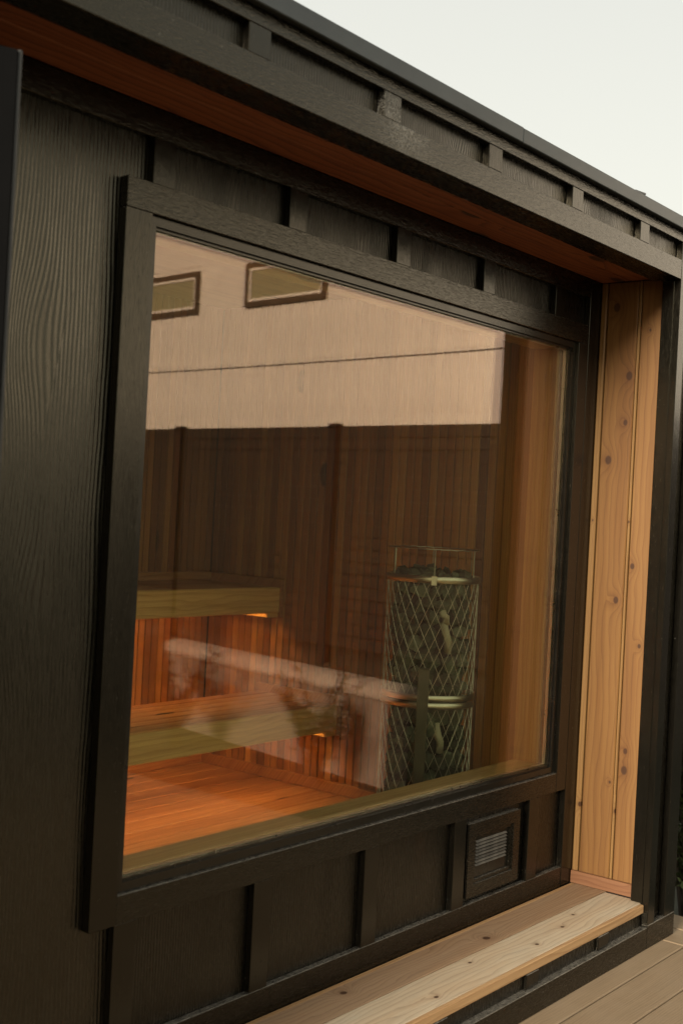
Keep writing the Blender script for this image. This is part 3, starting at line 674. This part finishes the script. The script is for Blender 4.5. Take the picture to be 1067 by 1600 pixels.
M_hgl = plain('house_window_glass', (0.33, 0.32, 0.19), 0.06, spec=0.9, var=0.1, nscale=2.0)  # pale olive sky reflection is put into the pane's base colour
for (a, b2, c0, c1) in WINS:
    mb = MB(); ring(mb, a, b2, c0, c1, 0.075, 0.0, 0.059); wo_ = mb.obj('window', house, M_hfr, ((a + b2) / 2, 0.03, c0))
    mb = MB(); ring(mb, a + 0.0755, b2 - 0.0755, c0 + 0.0755, c1 - 0.0755, 0.04, 0.015, 0.059); mb.obj('sash', wo_, M_white, ((a + b2) / 2, 0.04, c0))
    box('pane', wo_, M_hgl, a + 0.116, b2 - 0.116, 0.034, 0.045, c0 + 0.116, c1 - 0.116)
rm = MB(); rm.v = [(-5.0, -0.5, 6.3), (13.5, -0.5, 6.3), (13.5, 3.5, 8.0), (-5.0, 3.5, 8.0), (13.5, 7.5, 6.3), (-5.0, 7.5, 6.3), (-5.0, -0.5, 6.18), (13.5, -0.5, 6.18), (13.5, 7.5, 6.18), (-5.0, 7.5, 6.18)]
rm.f = [(0, 1, 2, 3), (3, 2, 4, 5), (6, 9, 8, 7), (0, 6, 7, 1), (5, 4, 8, 9), (1, 7, 8, 4, 2), (0, 3, 5, 9, 6)]
rm.obj('roof', house, M_hroof, (2, 3.5, 6.3))
K0 = F0 + Vector((0.9948, 0.1015, 0)) * 1.5
cb = MB(); P0 = Vector((0.1015, -0.9948, 0))
def cpt(t): q = K0 + P0 * t; return (q.x, q.y, 2.975 + 0.0012 * (t - 1.8) ** 2 - 0.012 + 0.01 * (t < -0.5) * (-t - 0.5))
pa_, pb_ = -5.0, 12.0
cb.tube([cpt(pa_ + (pb_ - pa_) * i / 30) for i in range(31)], 0.009, 6)
tag(cb.obj('overhead_cable', None, M_cable, cpt(pa_)), 'thin black cable strung above the fence in front of the pale house', 'cable')
for (t, nm) in ((pa_, 0), (pb_, 1)):
    q = cpt(t); r_ = root('utility_pole', (q[0], q[1], -0.20), ('slim wooden pole at the near end of the overhead cable', 'slim wooden pole at the far end of the overhead cable')[nm], 'pole', 'cable poles')
    mb = MB(); mb.tube([(q[0], q[1], -0.20), (q[0], q[1], q[2] + 0.25)], [0.07, 0.05], 10); mb.obj('shaft', r_, M_bark, (q[0], q[1], 0))
    box('insulator', r_, M_cable, q[0] - 0.02, q[0] + 0.02, q[1] - 0.075, q[1] + 0.075, q[2] - 0.02, q[2] + 0.02, 0.004)
# low pale wall
LD = Vector((-0.185, 0.983, 0)); LA = math.atan2(LD.y, LD.x); L0 = Vector((3.70, -2.75, -0.20))
lwall = root('low_garden_wall', L0, 'low pale rendered garden wall with a rounded coping', 'garden wall', rz=LA, frame=True)
lm = MB(); lm.box(-1.25, 0.85, -0.19, -0.03, -0.05, 0.465); lm.obj('wall', lwall, M_wall, (0, -0.15, 0))
x = -1.28
for _ in range(3):
    mb = MB(); n = 10; x1 = x + 0.72
    for xx in (x + 0.003, x1 - 0.003):
        for k in range(n + 1):
            an = math.pi * k / n; mb.v.append((xx, -0.11 + 0.120 * math.cos(an), 0.4655 + 0.088 * max(0, math.sin(an)) ** 0.7))
    for k in range(n): mb.f.append((k, k + 1, n + 2 + k, n + 1 + k))
    mb.f.append(tuple(range(n + 1))[::-1]); mb.f.append(tuple(range(n + 1, 2 * n + 2))); mb.f.append((0, n + 1, 2 * n + 1, n))
    mb.obj('coping_stone', lwall, M_cope, ((x + x1) / 2, -0.11, 0.43), True); x = x1

# ------------------------------------------------------------------ shrubs
def shrub(loc, h, spread, nb, seed, label, leaf, dens=26, name='shrub', lsz=0.03, up_=0.55, grp='garden shrubs'):
    rn = random.Random(seed); r_ = root(name, loc, label, 'shrub', grp); st_ = MB(); lf = MB(); L = Vector(loc)
    for b in range(nb):
        a = rn.uniform(0, 6.283); hh = h * rn.uniform(0.55, 1.0); sp_ = spread * rn.uniform(0.25, 1.0)
        pts = []; base = L + Vector((rn.uniform(-.04, .04), rn.uniform(-.04, .04), 0.0))
        for j in range(6):
            t = j / 5; pts.append(base + Vector((math.cos(a) * sp_ * t ** 1.3, math.sin(a) * sp_ * t ** 1.3, hh * t ** (up_ + 0.35))) + Vector((rn.uniform(-1, 1), rn.uniform(-1, 1), rn.uniform(-1, 1))) * 0.012 * (j > 0))
        st_.tube(pts, [0.009 * (1 - 0.8 * j / 5) for j in range(6)], 5)
        for q in range(dens):
            t = rn.uniform(0.15, 1.0); i0 = min(4, int(t * 5)); p = pts[i0].lerp(pts[i0 + 1], t * 5 - i0)
            d = (pts[i0 + 1] - pts[i0]).normalized()
            sd = (Vector((rn.gauss(0, 1), rn.gauss(0, 1), rn.gauss(0.2, .8))).normalized() * 0.8 + d * 0.9).normalized()
            ln = rn.uniform(0.04, 0.11) * (1.25 - t * 0.5) * lsz / 0.03
            e = p + sd * ln; st_.tube([p, e], [0.0022, 0.001], 3, False)
            for m in range(7):
                tt = rn.uniform(0.1, 1.05); c = p.lerp(e, tt); dd = (sd + Vector((rn.gauss(0, 1), rn.gauss(0, 1), rn.gauss(0, 1))) * 0.75).normalized()
                sdv = dd.cross(Vector((rn.gauss(0, 1), rn.gauss(0, 1), rn.gauss(0, 1)))).normalized(); l2 = lsz * rn.uniform(0.7, 1.3); w2 = l2 * 0.17
                k0 = len(lf.v); lf.v += [tuple(c), tuple(c + dd * l2 * 0.5 + sdv * w2), tuple(c + dd * l2), tuple(c + dd * l2 * 0.5 - sdv * w2)]; lf.f.append((k0, k0 + 1, k0 + 2, k0 + 3))
    st_.obj('stem', r_, M_bark, loc); lf.obj('foliage', r_, leaf, loc); return r_
shrub((3.50, -3.45, -0.20), 0.68, 0.44, 22, 3, 'broad wispy brown shrub before the low pale wall, far from the cabin', M_dry, 18, lsz=0.026)
shrub((3.36, -2.20, -0.20), 0.62, 0.38, 22, 9, 'smaller wispy brown shrub before the low pale wall, near the cabin', M_dry, 18, lsz=0.026)
shrub((2.70, -0.10, -0.20), 1.75, 0.30, 44, 21, 'tall dense green evergreen at the right-hand corner of the cabin', M_leaf, 34, 'evergreen_shrub', 0.034, 0.75)
